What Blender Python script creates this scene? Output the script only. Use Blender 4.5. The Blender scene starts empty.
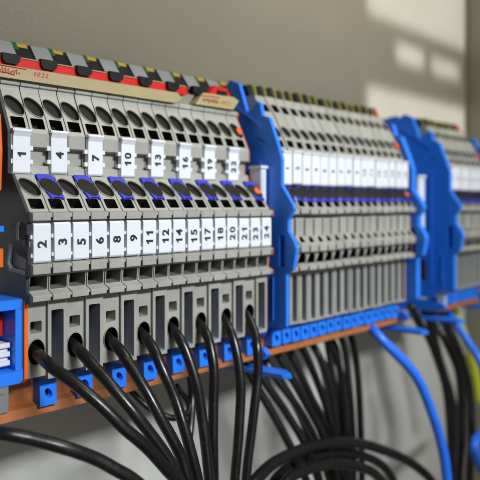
import bpy, math, random
from mathutils import Vector, Matrix
from mathutils.geometry import tessellate_polygon

random.seed(7)
S = 0.001                       # everything below is written in millimetres
scene = bpy.context.scene
COL = scene.collection

# ------------------------------------------------------------------ camera
TH = math.radians(43.65)
cam_data = bpy.data.cameras.new("camera")
cam = bpy.data.objects.new("camera", cam_data)
COL.objects.link(cam)
cam.location = (-76.5*S, -135.6*S, 0)
cam.rotation_euler = (math.radians(90), 0, TH - math.radians(90))
cam_data.sensor_width = 36
cam_data.lens = 48.75
cam_data.shift_y = -0.075
cam_data.clip_start = 0.005
cam_data.clip_end = 20
cam_data.dof.use_dof = True
cam_data.dof.focus_distance = 0.161
cam_data.dof.aperture_fstop = 17.0
cam_data.dof.aperture_blades = 0
scene.camera = cam

# ------------------------------------------------------------------ world, lamps, exposure
world = bpy.data.worlds.new("World")
scene.world = world
world.use_nodes = True
bg = world.node_tree.nodes["Background"]
bg.inputs[0].default_value = (1.0, 0.93, 0.80, 1)
bg.inputs[1].default_value = 0.105

def area_lamp(name, loc, target, sx, sy, power, color, spread=180):
    l = bpy.data.lights.new(name, 'AREA')
    l.shape = 'RECTANGLE'; l.size = sx*S; l.size_y = sy*S
    l.energy = power; l.color = color; l.spread = math.radians(spread)
    o = bpy.data.objects.new(name, l); COL.objects.link(o)
    o.location = Vector(loc)*S
    d = Vector(target) - Vector(loc)
    o.rotation_euler = d.to_track_quat('-Z', 'Y').to_euler()
    return o
# daylight from the front and above, a low softer fill, and window light on the far part of the back panel
area_lamp("key_lamp", (70, -640, 345), (100, 20, -20), 300, 70, 0.45, (0.89, 0.95, 1.0), 40)
area_lamp("wall_fill_lamp", (170, -135, 235), (165, 60, 120), 120, 90, 0.38, (1.0, 0.92, 0.72))  # warm fill added to brighten the upper wall, stands for no known lamp
area_lamp("fill_lamp", (-30, -560, -110), (120, 30, -60), 220, 160, 0.022, (0.84, 0.92, 1.0), 60)
area_lamp("window_light_high", (291, -145, 142), (291, 60, 142), 122, 74, 0.019, (1.0, 0.98, 0.92), 4)
area_lamp("window_light_mid", (277, -145, 91), (277, 60, 89), 32, 11, 0.0008, (1.0, 0.98, 0.92), 4)
area_lamp("window_light_side", (323, -145, 90), (323, 60, 88), 38, 11, 0.0008, (1.0, 0.98, 0.92), 4)
area_lamp("window_light_low", (291, -145, 51), (291, 60, 51), 122, 28, 0.008, (1.0, 0.98, 0.92), 4)

scene.view_settings.view_transform = 'Standard'
scene.view_settings.look = 'None'
scene.view_settings.exposure = 0.0
scene.view_settings.gamma = 1.0

# ------------------------------------------------------------------ materials
def material(name, color, rough=0.5, metal=0.0, var=0.06, grain=0.15, grain_scale=2500, bevel=0.0, spec=0.5,
             dirt=0.0, coat=0.0, sss=0.0):
    m = bpy.data.materials.new(name); m.use_nodes = True
    nt = m.node_tree; n = nt.nodes; L = nt.links
    b = n["Principled BSDF"]
    b.inputs["Roughness"].default_value = rough
    b.inputs["Metallic"].default_value = metal
    b.inputs["Specular IOR Level"].default_value = spec
    b.inputs["Coat Weight"].default_value = coat
    geo = n.new("ShaderNodeNewGeometry")
    nz = n.new("ShaderNodeTexNoise"); nz.inputs["Scale"].default_value = 140; nz.inputs["Detail"].default_value = 6
    nz.inputs["Roughness"].default_value = 0.65
    L.new(geo.outputs["Position"], nz.inputs["Vector"])
    mr = n.new("ShaderNodeMapRange")
    mr.inputs["From Min"].default_value = 0.3; mr.inputs["From Max"].default_value = 0.7
    mr.inputs["To Min"].default_value = 1 - var; mr.inputs["To Max"].default_value = 1 + var
    L.new(nz.outputs["Fac"], mr.inputs["Value"])
    oi = n.new("ShaderNodeObjectInfo")
    mo = n.new("ShaderNodeMapRange")
    mo.inputs["To Min"].default_value = 1 - var*0.7; mo.inputs["To Max"].default_value = 1 + var*0.7
    L.new(oi.outputs["Random"], mo.inputs["Value"])
    mu = n.new("ShaderNodeMath"); mu.operation = 'MULTIPLY'
    L.new(mr.outputs[0], mu.inputs[0]); L.new(mo.outputs[0], mu.inputs[1])
    vm = n.new("ShaderNodeVectorMath"); vm.operation = 'SCALE'
    vm.inputs[0].default_value = color
    L.new(mu.outputs[0], vm.inputs["Scale"])
    last = vm.outputs[0]
    if dirt > 0:                                  # fine dust specks with shapes of their own
        d = n.new("ShaderNodeTexNoise"); d.inputs["Scale"].default_value = 900; d.inputs["Detail"].default_value = 5
        L.new(geo.outputs["Position"], d.inputs["Vector"])
        r = n.new("ShaderNodeMapRange"); r.inputs["From Min"].default_value = 0.60; r.inputs["From Max"].default_value = 0.72
        r.inputs["To Max"].default_value = dirt
        L.new(d.outputs["Fac"], r.inputs["Value"])
        mx = n.new("ShaderNodeMix"); mx.data_type = 'RGBA'
        L.new(r.outputs[0], mx.inputs[0]); L.new(last, mx.inputs[6]); mx.inputs[7].default_value = (0.16, 0.14, 0.11, 1)
        last = mx.outputs[2]
    L.new(last, b.inputs["Base Color"])
    # roughness breakup
    rr = n.new("ShaderNodeMapRange"); rr.inputs["To Min"].default_value = max(0, rough-0.08); rr.inputs["To Max"].default_value = rough+0.1
    L.new(nz.outputs["Fac"], rr.inputs["Value"]); L.new(rr.outputs[0], b.inputs["Roughness"])
    g = n.new("ShaderNodeTexNoise"); g.inputs["Scale"].default_value = grain_scale; g.inputs["Detail"].default_value = 3
    L.new(geo.outputs["Position"], g.inputs["Vector"])
    bp = n.new("ShaderNodeBump"); bp.inputs["Strength"].default_value = grain; bp.inputs["Distance"].default_value = 0.00008
    L.new(g.outputs["Fac"], bp.inputs["Height"])
    if bevel > 0:
        bv = n.new("ShaderNodeBevel"); bv.samples = 4; bv.inputs["Radius"].default_value = bevel*S
        L.new(bv.outputs[0], bp.inputs["Normal"])
    L.new(bp.outputs[0], b.inputs["Normal"])
    return m

GREY   = material("grey_polyamide", (0.335, 0.328, 0.292), 0.42, bevel=0.24, dirt=0.25, var=0.09)
GREYD  = material("slot_wall_plastic", (0.27, 0.29, 0.325), 0.5, bevel=0.1)
EDGE   = material("dull_orange_plastic", (0.50, 0.13, 0.04), 0.55, bevel=0.1, spec=0.2)
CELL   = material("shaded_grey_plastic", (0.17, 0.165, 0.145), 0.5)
HOLE   = material("dark_entry", (0.016, 0.0135, 0.009), 0.6, var=0.25, spec=0.2)
WHITE  = material("white_tag_plastic", (0.70, 0.715, 0.76), 0.42, bevel=0.25, var=0.02, grain=0.05)
INK    = material("black_ink", (0.012, 0.012, 0.014), 0.6, var=0.0, grain=0)
BLUE   = material("blue_plastic", (0.02, 0.20, 0.85), 0.34, bevel=0.3, var=0.05)
DBLUE  = material("violet_blue_lever", (0.03, 0.035, 0.52), 0.42, bevel=0.15)
NAVY   = material("dark_slate_plastic", (0.022, 0.024, 0.034), 0.5, bevel=0.25, var=0.1)
ORANGE = material("orange_plastic", (0.78, 0.13, 0.012), 0.5, bevel=0.1, spec=0.3)
COPPER = material("brown_copper", (0.45, 0.15, 0.05), 0.45, metal=0.2, var=0.14, grain=0.4, grain_scale=900, bevel=0.2, dirt=0.25)
BLACK  = material("black_pvc", (0.008, 0.008, 0.008), 0.28, var=0.15, grain=0.35, grain_scale=1200, spec=0.45, dirt=0.10)
BLKP   = material("black_plastic", (0.007, 0.007, 0.008), 0.5, bevel=0.15, spec=0.25)
BLUEC  = material("blue_cable_pvc", (0.02, 0.17, 0.85), 0.34, var=0.05)
YELG   = material("yellow_green_pvc", (0.60, 0.62, 0.03), 0.4)
SILVER = material("silver_grey_plastic", (0.20, 0.205, 0.205), 0.4, bevel=0.2)
RED    = material("red_plastic", (0.55, 0.012, 0.008), 0.5, bevel=0.15, spec=0.3)
BEIGE  = material("ivory_strip", (0.38, 0.31, 0.155), 0.5, bevel=0.4, dirt=0.1)
YELLOW = material("yellow_plastic", (0.36, 0.23, 0.014), 0.45, bevel=0.2)
GREEN  = material("green_plastic", (0.012, 0.07, 0.02), 0.45, bevel=0.2)
REDINK = material("red_ink", (0.45, 0.02, 0.02), 0.6, var=0, grain=0)
CLIPW  = material("pale_clip_plastic", (0.62, 0.64, 0.72), 0.4, bevel=0.3)

def wall_material(name, color):
    m = material(name, color, 0.42, var=0.05, grain=0.5, grain_scale=700)
    nt = m.node_tree
    for nd in nt.nodes:
        if nd.type == 'TEX_NOISE' and abs(nd.inputs["Scale"].default_value-140) < 1:
            nd.inputs["Scale"].default_value = 22
        if nd.type == 'BUMP': nd.inputs["Distance"].default_value = 0.0003
    return m
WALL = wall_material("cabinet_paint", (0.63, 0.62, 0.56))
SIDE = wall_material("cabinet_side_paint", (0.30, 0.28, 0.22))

# ------------------------------------------------------------------ mesh building
class MB:
    """collects faces with a material slot per face; .build links ONE mesh object"""
    def __init__(s): s.v = []; s.f = []; s.mi = []; s.mats = []; s.sm = []
    def slot(s, m):
        if m not in s.mats: s.mats.append(m)
        return s.mats.index(m)
    def face(s, pts, m, smooth=False):
        b = len(s.v); s.v += [tuple(p) for p in pts]
        s.f.append(tuple(range(b, b+len(pts)))); s.mi.append(s.slot(m)); s.sm.append(smooth)
    def grid(s, verts, faces, m, smooth=True):
        b = len(s.v); s.v += [tuple(p) for p in verts]; k = s.slot(m)
        for f in faces:
            s.f.append(tuple(b+i for i in f)); s.mi.append(k); s.sm.append(smooth)
    def box(s, x0, x1, y0, y1, z0, z1, m):
        P = [(x0,y0,z0),(x1,y0,z0),(x1,y1,z0),(x0,y1,z0),(x0,y0,z1),(x1,y0,z1),(x1,y1,z1),(x0,y1,z1)]
        s.grid(P, [(0,3,2,1),(4,5,6,7),(0,1,5,4),(1,2,6,5),(2,3,7,6),(3,0,4,7)], m, False)
    def prism_x(s, prof, x0, x1, m, holes=(), hm=None):
        """profile of (y, z) points extruded along x, with optional through holes (lists of (y, z))"""
        loops = [list(prof)] + [list(h) for h in holes]
        # sort out orientation so outward normals are right for the outer loop
        def area(l): return sum(l[i][0]*l[(i+1) % len(l)][1]-l[(i+1) % len(l)][0]*l[i][1] for i in range(len(l)))/2
        if area(loops[0]) < 0: loops[0].reverse()
        for k in range(1, len(loops)):
            if area(loops[k]) > 0: loops[k].reverse()
        flat = [p for l in loops for p in l]; n = len(flat)
        tris = tessellate_polygon([[Vector((p[0], p[1], 0)) for p in l] for l in loops])
        V = [(x0, p[0], p[1]) for p in flat]+[(x1, p[0], p[1]) for p in flat]
        F = []
        for t in tris:
            a, b, c = t
            ar = (flat[b][0]-flat[a][0])*(flat[c][1]-flat[a][1])-(flat[c][0]-flat[a][0])*(flat[b][1]-flat[a][1])
            if ar < 0: a, b, c = a, c, b
            F.append((a+n, b+n, c+n)); F.append((a, c, b))
        s.grid(V, F, m, False)
        o = 0
        for k, l in enumerate(loops):
            q = len(l)
            W = [(x0, p[0], p[1]) for p in l]+[(x1, p[0], p[1]) for p in l]
            s.grid(W, [(i, (i+1) % q, (i+1) % q+q, i+q) for i in range(q)], (hm or m) if k else m, False)
            o += q
    def prism_y(s, prof, y0, y1, m):
        """profile of (x, z) points extruded along y"""
        n = len(prof)
        tris = tessellate_polygon([[Vector((p[0], p[1], 0)) for p in prof]])
        V = [(p[0], y0, p[1]) for p in prof]+[(p[0], y1, p[1]) for p in prof]
        F = [tuple(t) for t in tris]+[(t[2]+n, t[1]+n, t[0]+n) for t in tris]+[(i, (i+1) % n, (i+1) % n+n, i+n) for i in range(n)]
        s.grid(V, F, m, False)
    def strip(s, p0, p1, x0, x1, m, holes=()):
        """one rectangular face of a housing between profile points p0 (upper) and p1, with cavities sunk into it.
        hole = (shape, xc, tc, rx, rt, depth, wall material, floor material)"""
        Lh = math.hypot(p1[0]-p0[0], p1[1]-p0[1]); t = ((p1[0]-p0[0])/Lh, (p1[1]-p0[1])/Lh); nn = (t[1], -t[0])
        def P(x, d, h=0.0): return (x, p0[0]+t[0]*d+nn[0]*h, p0[1]+t[1]*d+nn[1]*h)
        if not holes:
            s.face([P(x0, 0), P(x0, Lh), P(x1, Lh), P(x1, 0)], m); return
        loops2 = [[(x0, 0), (x0, Lh), (x1, Lh), (x1, 0)]]
        for (sh, xc, tc, rx, rt, dep, wm, fm) in holes:
            l = outline(sh, xc, tc, rx, rt)
            loops2.append(l)
        flat = [p for l in loops2 for p in l]
        tris = tessellate_polygon([[Vector((a, b, 0)) for a, b in l] for l in loops2])
        F = []
        for a, b, c in tris:
            ar = (flat[b][0]-flat[a][0])*(flat[c][1]-flat[a][1])-(flat[c][0]-flat[a][0])*(flat[b][1]-flat[a][1])
            F.append((a, c, b) if ar > 0 else (a, b, c))
        s.grid([P(a, b) for a, b in flat], F, m, False)
        for h, l in zip(holes, loops2[1:]):
            sh, xc, tc, rx, rt, dep, wm, fm = h
            k = len(l); dx = 0.0
            sc = 0.86 if sh == 'round' else 0.92
            inner = [(xc+(a-xc)*sc, tc+(b-tc)*sc) for a, b in l]
            V = [P(a, b) for a, b in l]+[P(a, b, -dep) for a, b in inner]
            s.grid(V, [(i, (i+1) % k, (i+1) % k+k, i+k) for i in range(k)], wm, sh == 'round')
            s.face([P(a, b, -dep) for a, b in inner], fm)
    def rim(s, p0, p1, xc, tc, rx, rt, w, h, m, a0=0, a1=360, shear=1):
        """raised collar round an opening on the strip p0-p1"""
        Lh = math.hypot(p1[0]-p0[0], p1[1]-p0[1]); t = ((p1[0]-p0[0])/Lh, (p1[1]-p0[1])/Lh); nn = (t[1], -t[0])
        def P(x, d, q): return (x, p0[0]+t[0]*d+nn[0]*q, p0[1]+t[1]*d+nn[1]*q)
        N = 28; V = []; prof = [(0, -0.1), (0, h*0.8), (w*0.3, h), (w*0.7, h), (w, h*0.7), (w, -0.1)]
        for i in range(N+1):
            a = math.radians(a0+(a1-a0)*i/N)
            for (o, q) in prof:
                V.append(P(xc+0.93*math.cos(a)*(rx+o)-0.36*math.sin(a)*rt*shear, tc-math.sin(a)*(rt+o), q))
        n = len(prof)
        s.grid(V, [(i*n+j, (i+1)*n+j, (i+1)*n+j+1, i*n+j+1) for i in range(N) for j in range(n-1)], m, True)
    def tube(s, path, r, m, sides=14):
        pts = smooth_path(path); V = []; F = []
        prev = None
        for i, p in enumerate(pts):
            tg = (pts[min(i+1, len(pts)-1)]-pts[max(i-1, 0)]).normalized()
            if prev is None:
                u = tg.orthogonal().normalized()
            else:
                u = (prev - tg*prev.dot(tg)).normalized()
            prev = u; w = tg.cross(u)
            for k in range(sides):
                a = 2*math.pi*k/sides
                V.append(p+(u*math.cos(a)+w*math.sin(a))*r)
        n = len(pts)
        for i in range(n-1):
            for k in range(sides):
                F.append((i*sides+k, i*sides+(k+1) % sides, (i+1)*sides+(k+1) % sides, (i+1)*sides+k))
        F.append(tuple(range(sides-1, -1, -1))); F.append(tuple((n-1)*sides+k for k in range(sides)))
        s.grid(V, F, m, True)
    def mesh(s, name):
        me = bpy.data.meshes.new(name)
        me.from_pydata([(x*S, y*S, z*S) for x, y, z in s.v], [], s.f)
        for m in s.mats: me.materials.append(m)
        me.polygons.foreach_set("material_index", s.mi)
        me.polygons.foreach_set("use_smooth", s.sm)
        me.update(); me.validate()
        return me
    def build(s, name, parent=None, loc=(0, 0, 0)):
        return link(name, s.mesh(name), parent, loc)

def outline(sh, xc, tc, rx, rt):
    if sh == 'round':
        return [(xc+0.93*rx*math.cos(2*math.pi*i/28)+0.36*rt*math.sin(2*math.pi*i/28), tc+rt*math.sin(2*math.pi*i/28)) for i in range(28)]
    if sh == 'tri':      # opening that is wide below and slants away above
        return [(xc-rx, tc+rt), (xc-rx*0.35, tc-rt), (xc+rx*0.75, tc-rt), (xc+rx, tc-rt*0.3), (xc+rx, tc+rt)]
    if sh == 'circle':
        return [(xc+rx*math.cos(2*math.pi*i/28), tc+rt*math.sin(2*math.pi*i/28)) for i in range(28)]
    if sh == 'arch':      # half round above, square shoulders below
        l = [(xc+rx*math.cos(a), tc-rt*0.25-rt*0.75*math.sin(a)) for a in [math.pi*i/14 for i in range(15)]]
        return l+[(xc-rx, tc+rt*0.7), (xc-rx*0.7, tc+rt), (xc+rx*0.7, tc+rt), (xc+rx, tc+rt*0.7)]
    l = []; r = 0.22*min(rx, rt)*2*0.5        # rounded rectangle
    for cx, cy, a0 in ((xc+rx-r, tc+rt-r, 0), (xc-rx+r, tc+rt-r, 90), (xc-rx+r, tc-rt+r, 180), (xc+rx-r, tc-rt+r, 270)):
        for k in range(4):
            a = math.radians(a0+30*k); l.append((cx+r*math.cos(a), cy+r*math.sin(a)))
    return l

def smooth_path(path, per=9):
    P = [Vector(p) for p in path]
    P = [P[0]*2-P[1]]+P+[P[-1]*2-P[-2]]
    out = []
    for i in range(1, len(P)-2):
        a, b, c, d = P[i-1], P[i], P[i+1], P[i+2]
        for k in range(per):
            t = k/per
            out.append(0.5*((2*b)+(c-a)*t+(2*a-5*b+4*c-d)*t*t+(3*b-a-3*c+d)*t**3))
    out.append(P[-2])
    return out

def link(name, data, parent=None, loc=(0, 0, 0)):
    o = bpy.data.objects.new(name, data); COL.objects.link(o)
    o.location = Vector(loc)*S
    if parent is not None: o.parent = parent
    return o
def tag(o, label, cat, group=None):
    o["label"] = label; o["category"] = cat
    if group: o["group"] = group
    return o
def thing(name, label, cat, loc=(0, 0, 0), group=None):
    return tag(link(name, None, None, loc), label, cat, group)
def structure(o):
    o["kind"] = "structure"; return o

_txt = {}
ONE = [(0.20, 0), (0.43, 0), (0.43, 1), (0.27, 1), (0.19, 0.88), (0.0, 0.76), (0.0, 0.58), (0.20, 0.69)]
def glyph(ch, size, bold, shear, extr):
    """one character as (verts, faces), centred, cap height about 0.7 size"""
    H = 0.70*size
    if ch == '1':
        P = [((x-0.22)*H*0.95+shear*(y-0.5)*H, (y-0.5)*H) for x, y in ONE]
        n = len(P); tris = tessellate_polygon([[Vector((x, y, 0)) for x, y in P]])
        V = [(x, y, extr) for x, y in P]+[(x, y, -extr) for x, y in P]
        F = [tuple(t) for t in tris]+[(i+n, (i+1) % n+n, (i+1) % n, i) for i in range(n)]
        return V, F
    c = bpy.data.curves.new("writing", 'FONT'); c.body = ch; c.size = size; c.offset = bold
    c.align_x = 'CENTER'; c.align_y = 'CENTER'; c.extrude = extr; c.resolution_u = 4; c.shear = shear
    o = bpy.data.objects.new("writing", c); COL.objects.link(o)
    dg = bpy.context.evaluated_depsgraph_get(); dg.update()
    me = bpy.data.meshes.new_from_object(o.evaluated_get(dg))
    bpy.data.objects.remove(o); bpy.data.curves.remove(c)
    xs = [v.co.x for v in me.vertices]; ys = [v.co.y for v in me.vertices]
    mx = (max(xs)+min(xs))/2; my = (max(ys)+min(ys))/2; k = H/(max(ys)-min(ys))*1.0
    V = [((v.co.x-mx)*k, (v.co.y-my)*k, v.co.z) for v in me.vertices]; F = [tuple(p.vertices) for p in me.polygons]
    bpy.data.meshes.remove(me)
    return V, F
def text_mesh(s, size, m, bold=0.0, wide=1.0, up=True, shear=0.0, extr=0.03):
    """writing as a thin raised mesh facing -y; up=True turns it a quarter so that it reads upwards"""
    key = (s, size, m.name, bold, wide, up, shear)
    if key in _txt: return _txt[key]
    b = MB(); adv = 0.60*size*wide; x0 = -adv*(len(s)-1)/2
    for i, ch in enumerate(s):
        V, F = glyph(ch, size, bold, shear, extr)
        W = []
        for x, y, z in V:
            x = x*wide+x0+i*adv
            W.append((-y, -z, x) if up else (x, -z, y))
        b.grid(W, F, m, False)
    me = b.mesh("number"); _txt[key] = me
    return me

# cable centre lines in millimetres
PATHS = {
    'C1': [(0.7,5,-35.3),(-0.6,0,-35.0),(-0.1,-5,-36.7),(2.7,-10,-40.1),(6.1,-14,-44.4),(10.1,-17,-49.6),(15.3,-19,-55.1),(20.3,-20,-61.3),(23.3,-20,-64.6),(30.0,-20,-72.2)],
    'C2': [(11.2,5,-34.6),(10.1,-1,-36.1),(11.4,-5,-39.3),(13.1,-9,-43.1),(15.9,-13,-48.5),(19.3,-15,-53.8),(22.8,-17,-59.8),(25.4,-18,-65.1),(29.9,-18,-73.2)],
    'C3': [(21.8,5,-34.7),(20.9,-1,-36.7),(21.9,-5,-41.2),(23.2,-9,-46.4),(24.8,-12,-52.0),(27.2,-14,-57.7),(29.3,-15,-62.9),(30.3,-16,-67.9),(33.0,-16,-76.2)],
    'C4': [(32.5,5,-34.6),(31.1,-1,-37.6),(31.5,-5,-43.2),(33.0,-8,-50.2),(33.4,-11,-56.8),(34.0,-13,-62.8),(35.2,-14,-69.2),(36.7,-15,-77.7)],
    'C5': [(43.1,5,-33.9),(41.0,0,-36.8),(41.8,-3,-41.4),(42.5,-6,-49.2),(42.5,-8,-57.1),(42.1,-10,-65.0),(42.2,-11,-72.2),(42.4,-12,-80.7)],
    'C6': [(53.8,5,-33.9),(50.7,0,-36.8),(50.6,-3,-41.2),(49.9,-5,-47.5),(48.7,-6,-55.7),(47.6,-7,-64.5),(47.8,-7,-75.0),(47.9,-7,-84.2)],
    'C7': [(64.2,5,-34.0),(60.9,0,-38.3),(61.2,-3,-44.4),(60.7,-5,-52.2),(59.4,-6,-59.8),(57.5,-7,-68.0),(56.2,-7,-77.6),(55.4,-7,-86.7)],
    'C8': [(74.1,5,-33.9),(71.0,0,-39.1),(70.0,-3,-44.1),(69.3,-4,-51.4),(66.9,-5,-59.1),(65.3,-5,-67.9),(63.6,-5,-76.6),(62.1,-5,-86.7)],
    'LOW': [(-18.9,-5,-45.6),(-16.0,-12,-45.5),(-11.0,-15,-47.2),(-5.7,-18,-49.5),(0.6,-20,-53.0),(5.4,-22,-56.6),(8.6,-23,-59.2),(15.0,-24,-65.7)],
    'BK1': [(55.7,18,-56.2),(55.6,16,-57.9),(55.4,12,-60.1),(53.6,10,-62.3),(48.5,10,-62.9),(44.5,12,-61.2),(42.1,16,-58.9),(36.1,20,-51.1)],
    'BK2': [(61.6,18,-54.2),(57.0,12,-58.3),(53.5,9,-67.4),(48.5,6,-74.7),(43.7,4,-83.5)],
    'a': [(82.5,18,-48.0),(81.8,14,-53.6),(89.2,8,-69.7),(96.0,4,-84.4),(105.7,2,-103.3)],
    'b': [(90.7,20,-49.5),(91.3,14,-59.8),(98.8,9,-73.2),(105.0,5,-86.1),(112.9,3,-106.0)],
    'c': [(100.4,24,-51.7),(100.7,18,-60.2),(109.9,12,-75.4),(116.7,9,-89.2),(126.1,8,-111.9)],
    'd': [(101.3,20,-48.7),(101.1,15,-54.0),(110.3,10,-71.8),(119.1,8,-87.4),(127.9,7,-112.2)],
    'e': [(112.8,24,-51.0),(112.7,19,-55.5),(119.7,14,-73.6),(129.1,12,-91.0),(137.0,11,-116.4)],
    'f': [(115.1,20,-49.6),(116.7,16,-54.5),(124.0,13,-71.6),(129.6,11,-89.4),(135.6,10,-115.6)],
    'g': [(126.9,23,-50.5),(128.2,19,-56.8),(131.2,15,-67.7),(134.4,13,-91.1),(136.4,12,-116.5)],
    'h': [(131.4,20,-50.0),(136.0,17,-56.6),(141.4,15,-72.1),(142.0,13,-93.0),(142.0,12,-118.4)],
    'i': [(145.1,24,-50.8),(148.7,20,-57.8),(148.6,17,-73.9),(150.1,16,-97.5),(150.8,16,-122.5)],
    'j': [(150.8,22,-49.6),(152.3,18,-56.8),(152.2,15,-71.7),(152.9,14,-97.8),(153.7,14,-122.9)],
    'k': [(147.0,28,-53.2),(152.2,26,-61.4),(152.2,24,-74.6),(151.6,22,-99.4),(153.8,22,-125.4)],
    'L1': [(57.3,-6,-87.7),(68.4,-4,-83.1),(82.9,0,-82.6),(103.5,3,-84.5),(125.5,4,-88.8),(144.7,4,-95.5),(163.6,2,-104.6),(175.0,0,-111.9),(183.5,-2,-119.9),(191.6,-4,-134.1)],
    'L2': [(72.5,-6,-92.9),(84.6,-4,-87.4),(103.2,-2,-89.6),(118.1,-2,-93.2),(134.3,-3,-100.6),(144.1,-4,-110.2),(147.6,-5,-118.8)],
    'L3': [(77.9,2,-94.1),(94.1,6,-90.5),(115.4,8,-91.9),(137.4,8,-97.3),(156.2,7,-106.7),(165.6,6,-116.7),(173.0,5,-130.7)],
    'r1': [(197.1,16,-47.0),(202.8,14,-56.8),(208.8,12,-64.5),(218.1,9,-86.7),(221.3,8,-107.9),(223.4,8,-134.2),(224.5,8,-154.1)],
    'r2': [(222.2,20,-50.3),(222.8,15,-61.1),(224.2,12,-66.8),(233.2,9,-85.2),(233.3,8,-110.9),(231.0,8,-136.6),(228.8,8,-155.6)],
    'r3': [(234.6,22,-51.9),(239.8,18,-63.9),(242.6,15,-72.6),(250.1,12,-93.7),(249.2,10,-115.3),(246.8,10,-142.0),(245.7,10,-162.2)],
    'r4': [(231.1,28,-54.7),(234.1,24,-64.9),(238.9,22,-80.9),(248.5,20,-103.3),(248.9,18,-124.0),(250.1,18,-166.4)],
    'blue': [(153.8,16,-46.7),(151.0,8,-50.3),(149.6,2,-54.1),(161.4,-6,-68.8),(168.8,-10,-86.2),(173.5,-12,-101.2),(175.0,-13,-113.2),(175.7,-14,-129.5)],
    'blue2': [(233.4,16,-53.6),(226.6,8,-58.3),(225.7,0,-67.7),(225.5,-6,-76.7),(232.2,-8,-93.9)],
    'yel': [(265.2,28,-53.2),(269.0,24,-62.1),(270.3,20,-73.3),(276.1,18,-89.5),(281.7,17,-109.9)],
    'blue3': [(286.6,10,-115.1),(246.5,2,-114.3),(225.7,-2,-115.7),(239.4,0,-131.9)],
}

# ------------------------------------------------------------------ the cabinet behind
b = MB(); b.box(-500, 352, 60, 62, -500, 600, WALL); structure(b.build("wall_back"))
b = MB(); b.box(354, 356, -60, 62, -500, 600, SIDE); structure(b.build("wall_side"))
b = MB(); b.box(-500, 450, -152, -150, 128, 420, SIDE); structure(b.build("key_light_blocker"))    # unseen panel added to keep the key light off the upper wall

# ------------------------------------------------------------------ copper busbar under the blocks
b = MB()
b.prism_x([(9.5, -38), (9.5, -47.6), (7.6, -48.4), (7.2, -50.6), (7.8, -51.0), (12.5, -51.0), (12.5, -38)], -60, 176, COPPER)
tag(b.build("busbar"), "brown copper bar running under both near rows of blocks", "busbar")
b = MB()
b.prism_x([(9.5, -38), (9.5, -47.6), (7.6, -48.4), (7.2, -50.6), (7.8, -51.0), (12.5, -51.0), (12.5, -38)], 207.2, 262, COPPER)
tag(b.build("busbar"), "short end of copper bar under the farthest row of blocks", "busbar")

# ------------------------------------------------------------------ the wide blocks of the near row
P1 = [(40, 30.9), (15.6, 30.9), (15.3, 30.5), (15.3, 29.5), (15.8, 29.3), (15.5, 28.0), (15.3, 27.7), (10.4, 17.8), (10.2, 17.4), (10.2, 14.0),
      (12.2, 13.6), (12.2, 9.7), (10.7, 9.5), (10.4, 7.3), (8.3, 7.1), (1.4, -1.7), (-0.2, -2.0), (-0.2, -3.7), (1.4, -4.0), (1.4, -13.5),
      (-0.1, -13.9), (-0.1, -16.0), (1.6, -16.5), (1.9, -20.0), (-0.1, -20.9), (-0.1, -22.2)]


def housing(kind):
    """kind 'feed' has the cable opening below, 'slot' the tall test slot"""
    yb = 2.9 if kind == 'feed' else 2.2
    prof = P1 + [(yb, -22.4), (yb, -40.2 if kind == 'feed' else -41.0), (8, -41.6), (40, -41.6)]
    x0, x1 = -2.49, 2.49
    b = MB(); n = len(prof)
    for sx, rev in ((x0, False), (x1, True)):
        tris = tessellate_polygon([[Vector((p[0], p[1], 0)) for p in prof]])
        b.grid([(sx, p[0], p[1]) for p in prof], [tuple(t) if rev else tuple(reversed(t)) for t in tris], GREY, False)
    for i in range(n):
        p0, p1 = prof[i], prof[(i+1) % n]
        holes = ()
        if i == 6:
            holes = [('round', 0, 4.0, 2.38, 2.75, 0.75, HOLE, HOLE), ('sq', 0.0, 8.75, 1.75, 1.5, 3.0, HOLE, HOLE)]
        elif i == 14:
            holes = [('round', 0, 3.95, 2.38, 2.75, 0.75, HOLE, HOLE), ('sq', 0.0, 8.85, 1.75, 1.5, 3.0, HOLE, HOLE)]
        elif i == 22:
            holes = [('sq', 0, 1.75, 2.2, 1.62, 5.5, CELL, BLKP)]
        elif prof[i][1] == -22.4:
            if kind == 'feed':
                holes = [('sq', 0, 6.1, 1.45, 1.35, 3.4, GREY, HOLE), ('circle', 0, 11.9, 2.36, 3.0, 7.0, BLKP, BLKP)]
            else:
                holes = [('sq', 0, 10.0, 1.62, 7.5, 9.0, GREYD, GREYD)]
        b.strip(p0, p1, x0, x1, GREYD if i == 18 else GREY, holes)  # tag seat coloured darker to imitate the shadow lines between tags
    b.rim(prof[6], prof[7], 0, 4.0, 2.36, 2.72, 0.16, 0.3, GREY)
    b.rim(prof[14], prof[15], 0, 3.95, 2.36, 2.72, 0.16, 0.3, GREY)
    # black boxes standing in for gap and shadow where the ledges of neighbours meet
    for y, za, zb in ((-0.22, -3.72, -2.9), (-0.12, -16.02, -14.6), (-0.12, -22.22, -21.4)):
        b.box(2.05, 2.50, y, y+1.2, za, zb, BLKP)
    if kind == 'feed':
        b.rim(prof[26], prof[27], 0, 11.9, 2.32, 2.95, 0.14, 0.3, GREY, 0, 360, 0)
    else:
        b.box(-1.6, 0.3, 5.0, 11.0, -30.4, -25.2, BLKP)
        b.box(-1.55, -1.25, 3.2, 4.0, -32.2, -31.2, BLUE)
        b.box(-1.55, -1.25, 3.2, 4.0, -35.6, -34.8, BLUE)
    return b.mesh("housing")
ME_FEED = housing('feed'); ME_SLOT = housing('slot')

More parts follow.
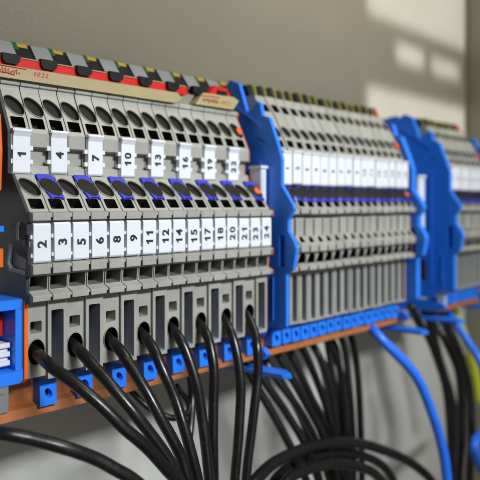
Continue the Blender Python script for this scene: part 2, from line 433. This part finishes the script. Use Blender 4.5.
def marker(x_half, y, z0, z1, upper):
    b = MB()
    if upper:
        prof = [(y, z0), (y-0.3, z0+0.4), (y-0.45, z1-1.6), (y-1.1, z1-0.3), (y-1.0, z1), (y+1.2, z1), (y+1.2, z0)]
        b.prism_x(prof, -x_half, x_half, WHITE)
        b.prism_x([(y-0.95, z1-0.5), (y-0.9, z1+0.15), (y+1, z1+0.15), (y+1, z1-0.5)], -x_half-0.25, x_half+0.1, WHITE)
        for z in (z0+2.3, z0+5.6):
            for s in (-1, 1):
                a, c = (-x_half-1.0, -x_half+0.1) if s < 0 else (x_half-0.1, x_half+0.8)
                b.box(a, c, y-0.2, y+0.9, z, z+1.1, WHITE)
    else:
        b.prism_x([(y+0.9, z0), (y, z0+0.1), (y-0.3, z0+0.5), (y-0.3, z1-0.5), (y, z1-0.1), (y+0.9, z1)], -x_half, x_half, WHITE)
        for z in (z0+1.3, z0+5.6):
            b.box(-x_half-0.55, -x_half+0.1, y+0.1, y+0.9, z, z+0.9, WHITE)
            b.box(x_half-0.1, x_half+0.25, y+0.1, y+0.9, z+0.2, z+0.9, WHITE)
    return b.mesh("marker_tag")
ME_TAGU = marker(2.25, 10.0, 7.5, 18.0, True)
ME_TAGL = marker(2.18, 0.35, -13.4, -4.15, False)

def lever(mat, p0, p1, tc=4.1):
    """coloured release lever: a raised plate with the round opening through it"""
    b = MB(); Lh = math.hypot(p1[0]-p0[0], p1[1]-p0[1]); t = ((p1[0]-p0[0])/Lh, (p1[1]-p0[1])/Lh); nn = (t[1], -t[0])
    def P(x, d, h): return (x, p0[0]+t[0]*d+nn[0]*h, p0[1]+t[1]*d+nn[1]*h)
    outer = [(-2.5, tc-3.95), (0.6, tc-3.95), (1.7, tc-3.5), (2.1, tc-2.4), (2.2, tc+1.0), (2.5, tc+2.4), (2.5, tc+3.7), (2.1, tc+3.7), (1.9, tc+3.2), (-0.3, tc+3.2), (-0.5, tc+3.7), (-0.9, tc+3.7), (-1.1, tc+2.6), (-1.6, tc+1.2), (-2.1, tc-1.0), (-2.5, tc-2.6)]
    hole = [(0.1+1.5*math.cos(2*math.pi*i/28)+0.12*math.sin(2*math.pi*i/28), tc+0.15+2.3*math.sin(2*math.pi*i/28)) for i in range(28)]
    loops = [outer, hole]; flat = outer+hole
    tris = tessellate_polygon([[Vector((a, c, 0)) for a, c in l] for l in loops])
    F = []
    for a, c, d in tris:
        ar = (flat[c][0]-flat[a][0])*(flat[d][1]-flat[a][1])-(flat[d][0]-flat[a][0])*(flat[c][1]-flat[a][1])
        F.append((a, d, c) if ar > 0 else (a, c, d))
    b.grid([P(x, d, 0.6) for x, d in flat], F, mat, False)
    for l in loops:
        k = len(l)
        b.grid([P(x, d, 0.6) for x, d in l]+[P(x, d, -0.5) for x, d in l], [(i, (i+1) % k, (i+1) % k+k, i+k) for i in range(k)], mat, False)
    # dark tongue in the middle of the lever
    b.grid([P(0.1+2.25*math.cos(2*math.pi*i/20)+1.0*math.sin(2*math.pi*i/20), tc+0.1+2.7*math.sin(2*math.pi*i/20), 0.72+0.12*math.cos(2*math.pi*i/20)) for i in range(20)], [tuple(reversed(range(20)))], HOLE, False)
    return b.mesh("release_lever")
ME_LEVER = lever(DBLUE, P1[14], P1[15])

def contact_tab(y, z0, z1, hx=2.25):
    b = MB()
    # front plate with a round hole, on a body that reaches back to the bar
    b.strip((y+0.3, z1), (y, z0), -hx, hx, BLUE, [('round', 0.1, (z1-z0)*0.62, 0.95, 1.15, 1.6, BLUE, BLKP)])
    b.face([(-hx, y+0.3, z1), (-hx, 13, z1), (-hx, 13, z0), (-hx, y, z0)], BLUE)
    b.face([(hx, y+0.3, z1), (hx, y, z0), (hx, 13, z0), (hx, 13, z1)], BLUE)
    b.face([(-hx, y, z0), (-hx, 13, z0), (hx, 13, z0), (hx, y, z0)], BLUE)
    b.face([(-hx, y+0.3, z1), (hx, y+0.3, z1), (hx, 13, z1), (-hx, 13, z1)], BLUE)
    b.box(-hx+0.5, hx-0.5, y-0.25, y, z1-1.4, z1-0.6, BLUE)
    return b.mesh("contact_tab")
ME_TAB1 = contact_tab(6.3, -48.6, -40.6)
ME_TAB2 = contact_tab(5.6, -47.4, -40.6)

b = MB()       # silver sloping plug on top, leaning back
b.prism_x([(16.7, 36.9), (20.0, 41.1), (23.0, 41.4), (24, 36.0), (16.9, 36.0)], -2.6, 2.6, SILVER)
ME_PLUG = b.mesh("sloping_plug")
b = MB()
b.prism_y([(-2.2, 36.95), (-2.1, 35.3), (-1.3, 34.5), (1.3, 34.5), (2.3, 35.1), (2.7, 36.95)], 15.0, 17.4, BLKP)
ME_HOOK = b.mesh("black_hook")
b = MB()
b.prism_x([(17.2, 36.8), (20.3, 40.7), (24, 41.0), (24, 36.2), (17.2,36.2)], 2.62, 7.78, BLKP)
ME_BLK = b.mesh("black_socket")
b = MB()
b.prism_x([(18.4, 39.2), (20.2, 41.3), (23, 41.5), (23, 38.5), (19, 38.5)], 2.66, 3.9, GREEN)
b.prism_x([(19.7, 40.2), (20.4, 41.2), (23, 41.4), (23, 39), (20.4, 39)], 3.91, 7.0, YELLOW)
ME_EARTH = b.mesh("earth_mark")

W = 10.4
for k in range(8):
    n = 3*k+1
    lab = "wide grey terminal block carrying the white tags %d, %d and %d" % (n, n+1, n+2)
    t = thing("terminal_block", lab, "terminal block", (W*k, random.uniform(-.12, .12), random.uniform(-.1, .1)), "wide terminal blocks of the near row")
    link("housing", ME_FEED, t); link("housing", ME_SLOT, t, (5.2, 0, 0))
    link("release_lever", ME_LEVER, t, (5.2, 0, 0))
    for (me, dx, txt, yy, zz, sz) in ((ME_TAGU, 0, n, 9.5, 12.2, 3.1), (ME_TAGL, 0, n+1, -0.02, -8.9, 3.3), (ME_TAGL, 5.2, n+2, -0.02, -8.9, 3.3)):
        m = link("marker_tag", me, t, (dx+random.uniform(-0.06, 0.06), 0, random.uniform(-0.12, 0.12)))
        m.rotation_euler = (0, random.uniform(-0.018, 0.018), 0)
        link("number", text_mesh(str(txt), sz, INK, 0.09, 1.15), m, (random.uniform(-.1, .1), yy, zz+random.uniform(-.15, .15)))
    link("contact_tab", ME_TAB1, t, (5.2, 0, 0))
    link("sloping_plug", ME_PLUG, t); link("black_hook", ME_HOOK, t)
    link("black_socket", ME_BLK, t); link("earth_mark", ME_EARTH, t)

# end plates of the near row
b = MB()
pl = [(40, 31)]+[(y-0.5, z) for y, z in P1[1:10]]+[(9.6, 13.8), (9.6, 7.3), (7.8, 7.0), (0.7, -1.9), (-0.7, -2.0), (-0.7, -4), (0.4, -4.2), (0.4, -7.0), (2.4, -7.3), (2.6, -9.3), (0.2, -9.8), (0.2, -13.6), (-0.8, -14), (-0.8, -16.2), (1.0, -16.6), (0.8, -20.2), (-0.8, -21), (-0.8, -22.5), (40, -22.5)]
b.prism_x(pl, -3.5, -2.7, NAVY, holes=[[(8.0, -9.3), (9.4, -13.6), (8.4, -14.9), (1.5, -15.5), (0.9, -12.6), (4.9, -11.6), (6.9, -9.2)]], hm=CLIPW)
b.prism_x([(4.4, -4.0), (5.4, -5.6), (4.9, -8.2), (3.9, -8.3), (4.2, -5.6), (3.4, -4.4)], -3.75, -3.45, SILVER)
b.prism_x([(3.4, -4.2), (4.0, -5.6), (3.9, -8.0), (1.2, -7.8), (1.6, -4.6)], -3.6, -3.45, BLKP)
b.prism_x([(9.4, -13.6), (9.9, -13.8), (8.6, -15.6), (1.5, -16.1), (1.5, -15.5), (8.4, -14.9)], -3.75, -3.45, SILVER)
b.prism_x([(8.0, -9.3), (8.5, -9.1), (9.9, -13.8), (9.4, -13.6)], -3.74, -3.45, SILVER)
o = b.build("end_cover"); tag(o, "dark slate end cover with angular slot, left of the tag 2 block", "end cover")
b = MB()
b.prism_x([(y+0.15, z-0.1) for y, z in P1]+[(2.6, -22.4), (2.6, -40.4), (40, -40.4)], 80.55, 81.1, EDGE)
o = b.build("end_plate"); tag(o, "thin orange end plate closing the near row of wide blocks", "end plate")
b = MB(); b.rim(P1[6], P1[7], 79.3, 4.1, 0.1, 0.1, 1.2, 0.5, ORANGE); b.rim(P1[14], P1[15], 79.3, 4.1, 0.1, 0.1, 1.3, 0.9, ORANGE)
b.build("orange_button", o)

# ------------------------------------------------------------------ strips lying on the near row
b = MB()
b.prism_y([(-30, 30.75), (51.5, 30.55), (55.3, 32.2), (53.0, 33.8), (-30, 33.8)], 14.2, 18, BEIGE)
o = b.build("marking_strip"); tag(o, "long ivory marking strip with red print on top of the near row", "marking strip")
link("writing", text_mesh("1022", 1.6, REDINK, 0.02, 1.15, False, 0.25), o, (7.6, 14.17, 32.6))
bb = MB()
rs = random.Random(4)
pts = [(-7.5+0.36*i+(0.3 if i % 2 else 0), 32.45+rs.uniform(0.15, 0.95)*(1 if i % 2 else -0.35)+(0.8 if i in (1, 13) else 0)) for i in range(27)]
bb.tube([(x, 14.15, z-0.3) for x, z in pts], 0.08, REDINK, 6)
bb.tube([(-6.5, 14.1, 31.7), (-2, 14.1, 31.9), (0.5, 14.1, 31.6)], 0.12, REDINK, 6)
bb.tube([(-7.5, 14.1, 33.4), (-3, 14.1, 33.5), (3.6, 14.1, 33.4)], 0.10, REDINK, 6)
bb.build("script_print", o)
b = MB()
b.prism_y([(-30, 33.9), (58.5, 33.9), (58.5, 36.3), (-30, 36.3)], 16.0, 19, RED)
o = b.build("red_strip"); tag(o, "bright red strip above the ivory marking strip", "strip")
b = MB(); b.prism_x([(15.8, 36.32), (16.5, 36.75), (18.5, 36.75), (18.5, 36.32)], -30, 58.5, BEIGE); b.build("ivory_lip", o)
b = MB()
b.prism_y([(60.5, 31.2), (77.5, 31.2), (80.2, 34.4), (77.8, 35.4), (64.0, 35.2)], 14.4, 18, BEIGE)
o = b.build("marking_strip"); tag(o, "short ivory strip with red print at the row's far end", "marking strip")
link("writing", text_mesh("1022", 1.6, REDINK, 0.03, 1.25, False, 0.2), o, (74.0, 14.37, 33.0))
bb = MB(); bb.tube([(63.5+i*0.5, 14.3, 32.8+rs.uniform(0.2, 0.9)*(1 if i % 2 else -0.6)) for i in range(15)], 0.12, REDINK, 6)
bb.tube([(63.5, 14.3, 34.2), (67, 14.3, 34.4), (71, 14.3, 34.3)], 0.14, REDINK, 6)
bb.build("script_print", o)
b = MB(); b.prism_y([(67.0, 35.3), (77.2, 35.5), (75.2, 38.0), (70.2, 38.4)], 15.2, 18, RED); b.build("red_cap", o)

# ------------------------------------------------------------------ narrow blocks of the middle and far rows
P2 = [(40, 37.4), (14.2, 37.4), (13.4, 37.0), (13.2, 35.8), (12.4, 35.0), (9.6, 31.0), (9.2, 30.6), (7.2, 26.8), (3.4, 18.6), (3.1, 17.7), (2.6, 17.4), (2.6, 6.2), (2.9, 5.9),
      (-1.3, -1.3), (-2.5, -1.6), (-2.5, -3.2), (0.2, -4.0), (0.2, -10.9), (-1.4, -13.0), (-2.5, -13.5), (-2.5, -15.9), (-0.8, -16.4), (-0.3, -20.0), (-2.0, -20.8), (-2.0, -22.1), (2.4, -22.5), (2.4, -40.6), (8, -41.2), (40, -41.2)]
def narrow_housing():
    x0, x1 = -2.39, 2.39; b = MB(); n = len(P2)
    tris = tessellate_polygon([[Vector((p[0], p[1], 0)) for p in P2]])
    for sx, rev in ((x0, False), (x1, True)):
        b.grid([(sx, p[0], p[1]) for p in P2], [tuple(t) if rev else tuple(reversed(t)) for t in tris], GREY, False)
    for i in range(n):
        p0, p1 = P2[i], P2[(i+1) % n]; h = ()
        if i == 4: h = [('sq', 0.1, 2.6, 1.6, 1.7, 3, HOLE, HOLE)]
        if i == 7: h = [('round', 0, 2.7, 2.1, 2.1, 0.7, HOLE, HOLE), ('sq', 0, 7.2, 1.55, 1.3, 3, HOLE, HOLE)]
        if i == 12: h = [('round', 0, 2.5, 2.1, 2.1, 0.7, HOLE, HOLE), ('sq', 0, 6.7, 1.6, 1.25, 3, HOLE, HOLE)]
        if i == 17: h = [('tri', 0, 1.3, 1.3, 1.15, 2.0, HOLE, HOLE)]
        if i == 21: h = [('tri', 0.1, 1.8, 2.15, 1.7, 4, BLKP, BLKP)]
        if i == 25: h = [('sq', 0.2, 9.6, 1.35, 7.9, 8, GREYD, BLKP)]
        b.strip(p0, p1, x0, x1, GREY, h)
    for y, za, zb in ((-2.52, -3.22, -2.1), (-2.52, -15.92, -14.2), (-2.02, -22.12, -21.0)):
        b.box(1.85, 2.40, y, y+1.4, za, zb, BLKP)  # black boxes paint in the shadowed gaps between ledges
    b.box(-2.38, 2.38, 0.15, 0.6, -4.6, -4.05, BLKP); b.box(-2.41, -2.2, 0.05, 0.6, -10.5, -5, BLKP)  # black strips: painted shadow under the ledge, dark seam at the side
    b.rim(P2[7], P2[8], 0, 2.7, 2.05, 2.05, 0.26, 0.25, GREY)
    return b.mesh("housing")
ME_N = narrow_housing()
b = MB()
b.prism_x([(2.5, 6.3), (1.3, 6.5), (1.0, 7.0), (1.0, 16.6), (0.6, 17.4), (1.0, 17.7), (2.5, 17.5)], -2.35, 2.35, WHITE)
ME_TAGN = b.mesh("marker_tag")
ME_LEVN = lever(DBLUE, P2[12], P2[13], 2.5)
b = MB()
b.prism_x([(16, 37.5), (17.2, 40.2), (18, 41.3), (24, 41.6), (24, 37.5)], -2.4, 0.2, BLKP)
b.prism_x([(16.6, 38.4), (17.6, 41.0), (18.2, 41.9), (24, 42.1), (24, 38.4)], 0.25, 1.3, GREEN)
b.prism_x([(16.3, 37.9), (17.2, 40.9), (18.1, 41.9), (24, 42.1), (24, 37.9)], 1.32, 1.9, YELLOW)
b.prism_x([(17.6, 40.4), (18.1, 41.9), (24, 42.1), (24, 40.4)], 1.9, 2.45, YELLOW)
ME_EN = b.mesh("earth_cap")
PITCH = 5.1
ordw = ["first", "second", "third", "fourth", "fifth", "sixth", "seventh", "eighth"]
for i in range(16):
    t = thing("terminal_block", "narrow grey terminal block with white tag %d in the middle row" % (i+1), "terminal block",
              (89.5+PITCH*i, random.uniform(-.15, .15), random.uniform(-.12, .12)), "narrow terminal blocks of the middle row")
    link("housing", ME_N, t); m = link("marker_tag", ME_TAGN, t, (0, 0, random.uniform(-.1, .1)))
    link("number", text_mesh(str(i+1), 2.5, INK, 0.08, 1.1), m, (0, 0.97, 11.8))
    link("release_lever", ME_LEVN, t); link("contact_tab", ME_TAB2, t); link("earth_cap", ME_EN, t, (0, random.uniform(-.5, .5), random.uniform(-.45, .15)))
for i in range(8):
    t = thing("terminal_block", "narrow grey terminal block, %s from the blue bracket in the farthest row" % ordw[i], "terminal block",
              (210.4+PITCH*i, random.uniform(-.15, .15), random.uniform(-.12, .12)), "narrow terminal blocks of the farthest row")
    link("housing", ME_N, t); m = link("marker_tag", ME_TAGN, t, (0, 0, random.uniform(-.1, .1)))
    link("number", text_mesh(str(i+1), 2.5, INK, 0.08, 1.1), m, (0, 0.97, 11.8))
    link("release_lever", ME_LEVN, t); link("contact_tab", ME_TAB2, t); link("earth_cap", ME_EN, t, (0, random.uniform(-.5, .5), random.uniform(-.45, .15)))

def narrow_end(x, label):
    b = MB(); b.prism_x([(y+0.3, z-0.1) for y, z in P2[:-2]]+[(40, -40.6)], x, x+0.7, EDGE)
    o = b.build("end_plate"); tag(o, label, "end plate", "orange end plates of the narrow rows")
    b = MB(); b.rim(P2[7], P2[8], x-1.2, 2.7, 0.1, 0.1, 1.3, 0.6, ORANGE); b.rim(P2[12], P2[13], x-1.2, 2.5, 0.1, 0.1, 1.3, 0.9, ORANGE)
    b.build("orange_button", o)
    b = MB(); b.prism_x([(16, 37.8), (18, 42), (24, 42), (24, 37.8)], x, x+1.6, RED); b.build("red_cap", o)
narrow_end(168.6, "thin orange end plate closing the middle row of narrow blocks")
narrow_end(248.8, "thin orange end plate closing the farthest row")
b = MB(); b.prism_x([(40, 36)]+[(y-0.7, z) for y, z in P2[5:-6]]+[(1, -22.3), (40, -22.3)], 207.05, 207.85, NAVY)
tag(b.build("end_cover"), "dark end cover before the first block of the farthest row", "end cover")
b = MB(); b.prism_x([(1.9, -22.5), (1.9, -40.6), (40, -40.6), (40, -22.5)], 207.05, 207.85, ORANGE)
tag(b.build("end_plate"), "lower orange end plate before the first block of the farthest row", "end plate")
b = MB(); b.prism_x([(3.0, -38.0), (3.0, -47.6), (4.5, -47.9), (5.5, -47.9), (9, -38.0)], 205.6, 207.0, CLIPW)
b.prism_x([(2.6, -39), (2.6, -41), (3.05, -41), (3.05, -39)], 205.8, 206.9, CLIPW)
tag(b.build("support_foot"), "pale support foot at the start of the farthest row", "support")

# ------------------------------------------------------------------ blue end brackets
BR = [(40, -44), (8, -44), (6.5, -40.8), (-1.9, -39.6), (-1.9, -22.2), (-4.6, -21.2), (-6.0, -14.2), (-5.2, -12.2), (-2.6, -8.6), (-2.6, -5.2), (-5.0, -1.6), (-4.4, -0.2),
      (0.2, 6.2), (0.1, 14.5), (1.6, 19.0), (5.5, 28.6), (8.4, 29.4), (9.3, 33.4), (10.4, 34.4), (14.6, 30.6), (15.6, 31.6), (17.6, 37.2), (19.4, 41.6), (21.5, 42.4), (23.3, 43.3), (25.4, 41.6), (28.2, 43.0), (32.8, 42.2), (40, 41)]
def bracket(x, th, label, foot=True, rear=True, clip=None, foot_dx=0, foot_dz=0):
    t = thing("end_bracket", label, "end bracket", (x, 0, -44), "blue end brackets between the rows")
    off = (0, 0, 44)
    b = MB()
    b.prism_x(BR, 0, th, BLUE, holes=[[(1.0, -10.2), (-1.3, -10.2), (-1.3, -20.3), (1.0, -20.3)], [(7.2, 20.2), (7.2, 20.7), (10.8, 22.2), (10.8, 21.7)], [(12, -26), (16, -26), (16, -36), (12, -36)]], hm=BLUE)
    b.prism_x([(y+0.9, z) for y, z in BR[3:9]]+[(6, -8.6), (6, -39)], th-0.01, th+1.2, BLUE)
    for pr in ([(9.0, -38), (9.5, -38), (9.5, 14), (9.0, 14)], [(3.4, -38), (3.8, -38), (3.8, -24), (3.4, -24)],
               [(9.6, -22.6), (30, -22.6), (30, -22.1), (9.6, -22.1)], [(12, 2), (22, 2), (22, 12), (12, 12)], [(9.6, 26), (26, 37), (26, 37.6), (9.6, 26.6)]):
        b.prism_x(pr, -0.3, 0.01, BLUE)
    b.build("side_plate", t, off)
    if rear:
        b = MB()
        b.prism_x([(40, -38), (9.5, -38), (7.5, -20), (6.5, 5), (7, 16), (9, 24), (12.6, 30), (17.5, 33.5), (23, 34.6), (40, 34.6)], th+1.25, th+3.0, BLUE)
        b.build("inner_plate", t, off)
    if foot:
        b = MB()
        # a sloping tongue with a blunt tip, reaching forward under the bar
        V = [(-3.0, 34, -54.6), (3.4, 34, -54.6), (1.6, -3.5, -54.6), (3.6, -5.6, -54.4), (4.2, -3.0, -53.8),
             (-3.0, 34, -53.4), (4.0, 34, -53.2), (1.2, -3.2, -53.2), (3.4, -5.2, -52.8), (4.2, -2.6, -52.2)]
        F = [(0, 2, 3, 4, 1), (5, 6, 9, 8, 7), (0, 5, 7, 2), (2, 7, 8, 3), (3, 8, 9, 4), (4, 9, 6, 1), (1, 6, 5, 0)]
        b.grid([(x_, y_, z_) for x_, y_, z_ in V], [tuple(reversed(f)) for f in F], BLUE, False)
        b.prism_x([(34, -52), (4, -49.5), (2.2, -47.5), (4, -46), (12, -45.0), (34, -45)], 0.2, 2.2, BLUE)
        b.build("foot", t, (foot_dx, 0, 44+foot_dz))
    if clip:
        cx0, cx1, cy0, cy1, cz0, cz1 = clip
        b = MB()
        b.box(cx0-x, cx1-x, cy0, cy1, cz0, cz1-1.0, CLIPW)
        b.box(cx0-x-0.5, cx1-x+0.5, cy0-0.5, cy1, cz1-1.0, cz1, CLIPW)
        b.box(cx0-x+0.6, cx1-x-0.6, cy0-0.25, cy0, cz0+1, cz1-2, CLIPW)
        b.build("marker_carrier", t, off)
    return t
bracket(85.2, 1.5, "blue end bracket between the tag 24 block and the middle row", rear=False, clip=(81.9, 84.4, 6.0, 11.0, -4.0, 12.6), foot_dx=-5.0, foot_dz=-0.9)
bracket(170.0, 3.4, "blue end bracket closing the middle row beside the block tagged 16", clip=(180.5, 186.5, 3.0, 8.0, -17, 12.5))
bracket(204.6, 2.4, "blue end bracket before the farthest row, above the second foot")
bracket(252.0, 3.0, "last blue end bracket at the picture's edge, past the farthest row", clip=None)

# ------------------------------------------------------------------ what stands left of the near row
t = thing("end_clamp", "blue open box clamp with white ridged insert at the bottom edge", "end clamp", (-3.5, 2, -41))
o3 = (3.5, -2, 41)
b = MB()
X0, X1, Z0, Z1, Y0, Y1 = -18.0, -3.6, -40.6, -21.5, 2.4, 22.0
b.prism_y([(X0, Z1), (X1, Z1), (X1, Z1-2.3), (X0, Z1-2.3)], Y0, Y1, BLUE)
b.prism_y([(X0, Z0+3.0), (X1, Z0+3.0), (X1, Z0+0.6), (X1-0.8, Z0), (X0, Z0)], Y0-0.3, Y1, BLUE)
b.box(X1-1.7, X1, Y0+0.02, Y1, Z0+3.0, Z1-2.3, BLUE)
b.box(X0, X0+1.7, Y0+0.02, Y1, Z0+3.0, Z1-2.3, BLUE)
b.box(X0, X1, Y1, Y1+1, Z0, Z1, BLUE)
b.build("frame", t, o3)
b = MB()
b.box(-14, -5.9, 5, 18, -37.0, -31.6, CLIPW)
for z in (-36.6, -34.6, -32.6):
    b.box(-14, -5.7, 4.2, 5, z, z+1.1, WHITE)
b.build("ridged_insert", t, o3)
b = MB(); b.prism_x([(8, -30.5), (8, -26.0), (10, -25), (16, -25), (16, -30.5)], -14, -5.5, RED); b.build("red_insert", t, o3)
b = MB()
b.prism_x([(1.6, -21.9), (1.6, -39.8), (3.0, -40.9), (36, -40.9), (36, -21.9)], -3.55, -2.66, ORANGE)
o = b.build("end_plate"); tag(o, "orange end plate between blue box clamp and tag 2 block", "end plate")
b = MB(); b.prism_x([(2.5, -40.8), (2.5, -46.6), (4, -47.4), (30, -47.4), (30, -40.8)], -24, -6.9, SILVER)
b.prism_x([(2.2, -41.5), (2.2, -42.3), (2.5, -42.3), (2.5, -41.5)], -23, -8, SILVER)
o = b.build("support_foot"); tag(o, "pale grey support foot under the blue box clamp", "support")
b = MB()
b.prism_x([(6.0, 20.4), (5.2, 12), (5.8, 3.1), (20, 2.4), (28, 12), (28, 22), (12, 24)], -8.2, -7.0, ORANGE)
b.prism_x([(9, 20), (8, 8), (30, 4), (30, 24)], -9.9, -8.25, NAVY)
o = b.build("side_cover"); tag(o, "bright orange cover at the picture edge beside tag 1", "cover")
b = MB(); b.box(-8.4, -6.2, 6, 12, -6.4, -5.0, BLUE); b.box(-8.4, -6.4, 6, 12, -14.4, -10.2, ORANGE); b.build("side_latch", o)

# ------------------------------------------------------------------ cables
CR = 1.42
def cable(name, path, label, m=BLACK, r=CR, group=None, cat="cable"):
    b = MB(); b.tube(PATHS[path], r, m, 18)
    tag(b.build(name), label, cat, group)
g1 = "black cables plugged into the near row"
for k in range(8):
    q = PATHS['C%d' % (k+1)]
    x = 10.4*k
    PATHS['C%d' % (k+1)] = [(x, 9.5, -33.6), (x+0.1, 5, -34.1)]+[(0.5*(p[0]+x) if i == 0 else p[0], p[1], p[2]) for i, p in enumerate(q[1:])]
    cable("cable", 'C%d' % (k+1), "black cable plugged in below the tags %d and %d" % (3*k+2, 3*k+3), group=g1)
cable("cable", 'LOW', "black cable rising to the bottom left corner, beneath the copper bar", group=None)
cable("cable", 'BK1', "thin black cable hanging in a small loop behind the plugged ones", r=0.95)
cable("cable", 'BK2', "thin black cable falling straight behind the one below tags 14 and 15", r=1.2)
g2 = "black cables falling from under the middle row"
for j, k in enumerate("abcdefghij"):
    names = ["leftmost", "second from left", "third from left", "fourth from left", "fifth from left", "sixth from left", "seventh from left", "eighth from left", "ninth from left", "rightmost"]
    cable("cable", k, "black cable, %s in the bundle under the middle row" % names[j], group=g2)
cable("cable", 'k', "black cable behind the right side of the bundle, near the wall", group=g2)
for k, dx, lab in (('c', 5, "rear black cable between the third and fourth of the bundle"), ('e', 4, "rear black cable between the fifth and sixth of the bundle"),
                   ('g', 5, "rear black cable between the seventh and eighth of the bundle"), ('i', -3, "rear black cable tucked behind the ninth of the bundle")):
    PATHS['rear_'+k] = [(x+dx+0.25*i*i*(-1 if k == 'c' else 1), y+7, z+2) for i, (x, y, z) in enumerate(PATHS[k])]
    cable("cable", 'rear_'+k, lab, group=g2, r=1.55)
g3 = "black cables looping across the bottom"
cable("cable", 'L1', "black looping cable, topmost arc at the bottom of the picture", group=g3, r=1.9)
cable("cable", 'L2', "black looping cable, lowest and nearest arc at the bottom", group=g3, r=1.8)
cable("cable", 'L3', "black looping cable, middle arc at the bottom", group=g3, r=1.8)
g4 = "black cables falling before the farthest row"
for k, l in (('r1', "leftmost"), ('r2', "second"), ('r3', "thickest and rightmost"), ('r4', "rearmost")):
    cable("cable", k, "black cable, %s of the four right of the blue cable" % l, group=g4, r=2.3 if k == 'r3' else 2.0)
cable("cable", 'blue', "long bright blue cable curving down from the second bracket foot", BLUEC, 2.0)
cable("cable", 'blue2', "short blue cable crossing in front of the yellow-green one", BLUEC, 1.9)
cable("cable", 'blue3', "blue cable end poking in at the lower right edge", BLUEC, 2.2)
PATHS['yel'] = [(x-6, y, z) for x, y, z in PATHS['yel']]
cable("cable", 'yel', "yellow-green earth cable at the right edge", YELG, 2.3, cat="earth cable")
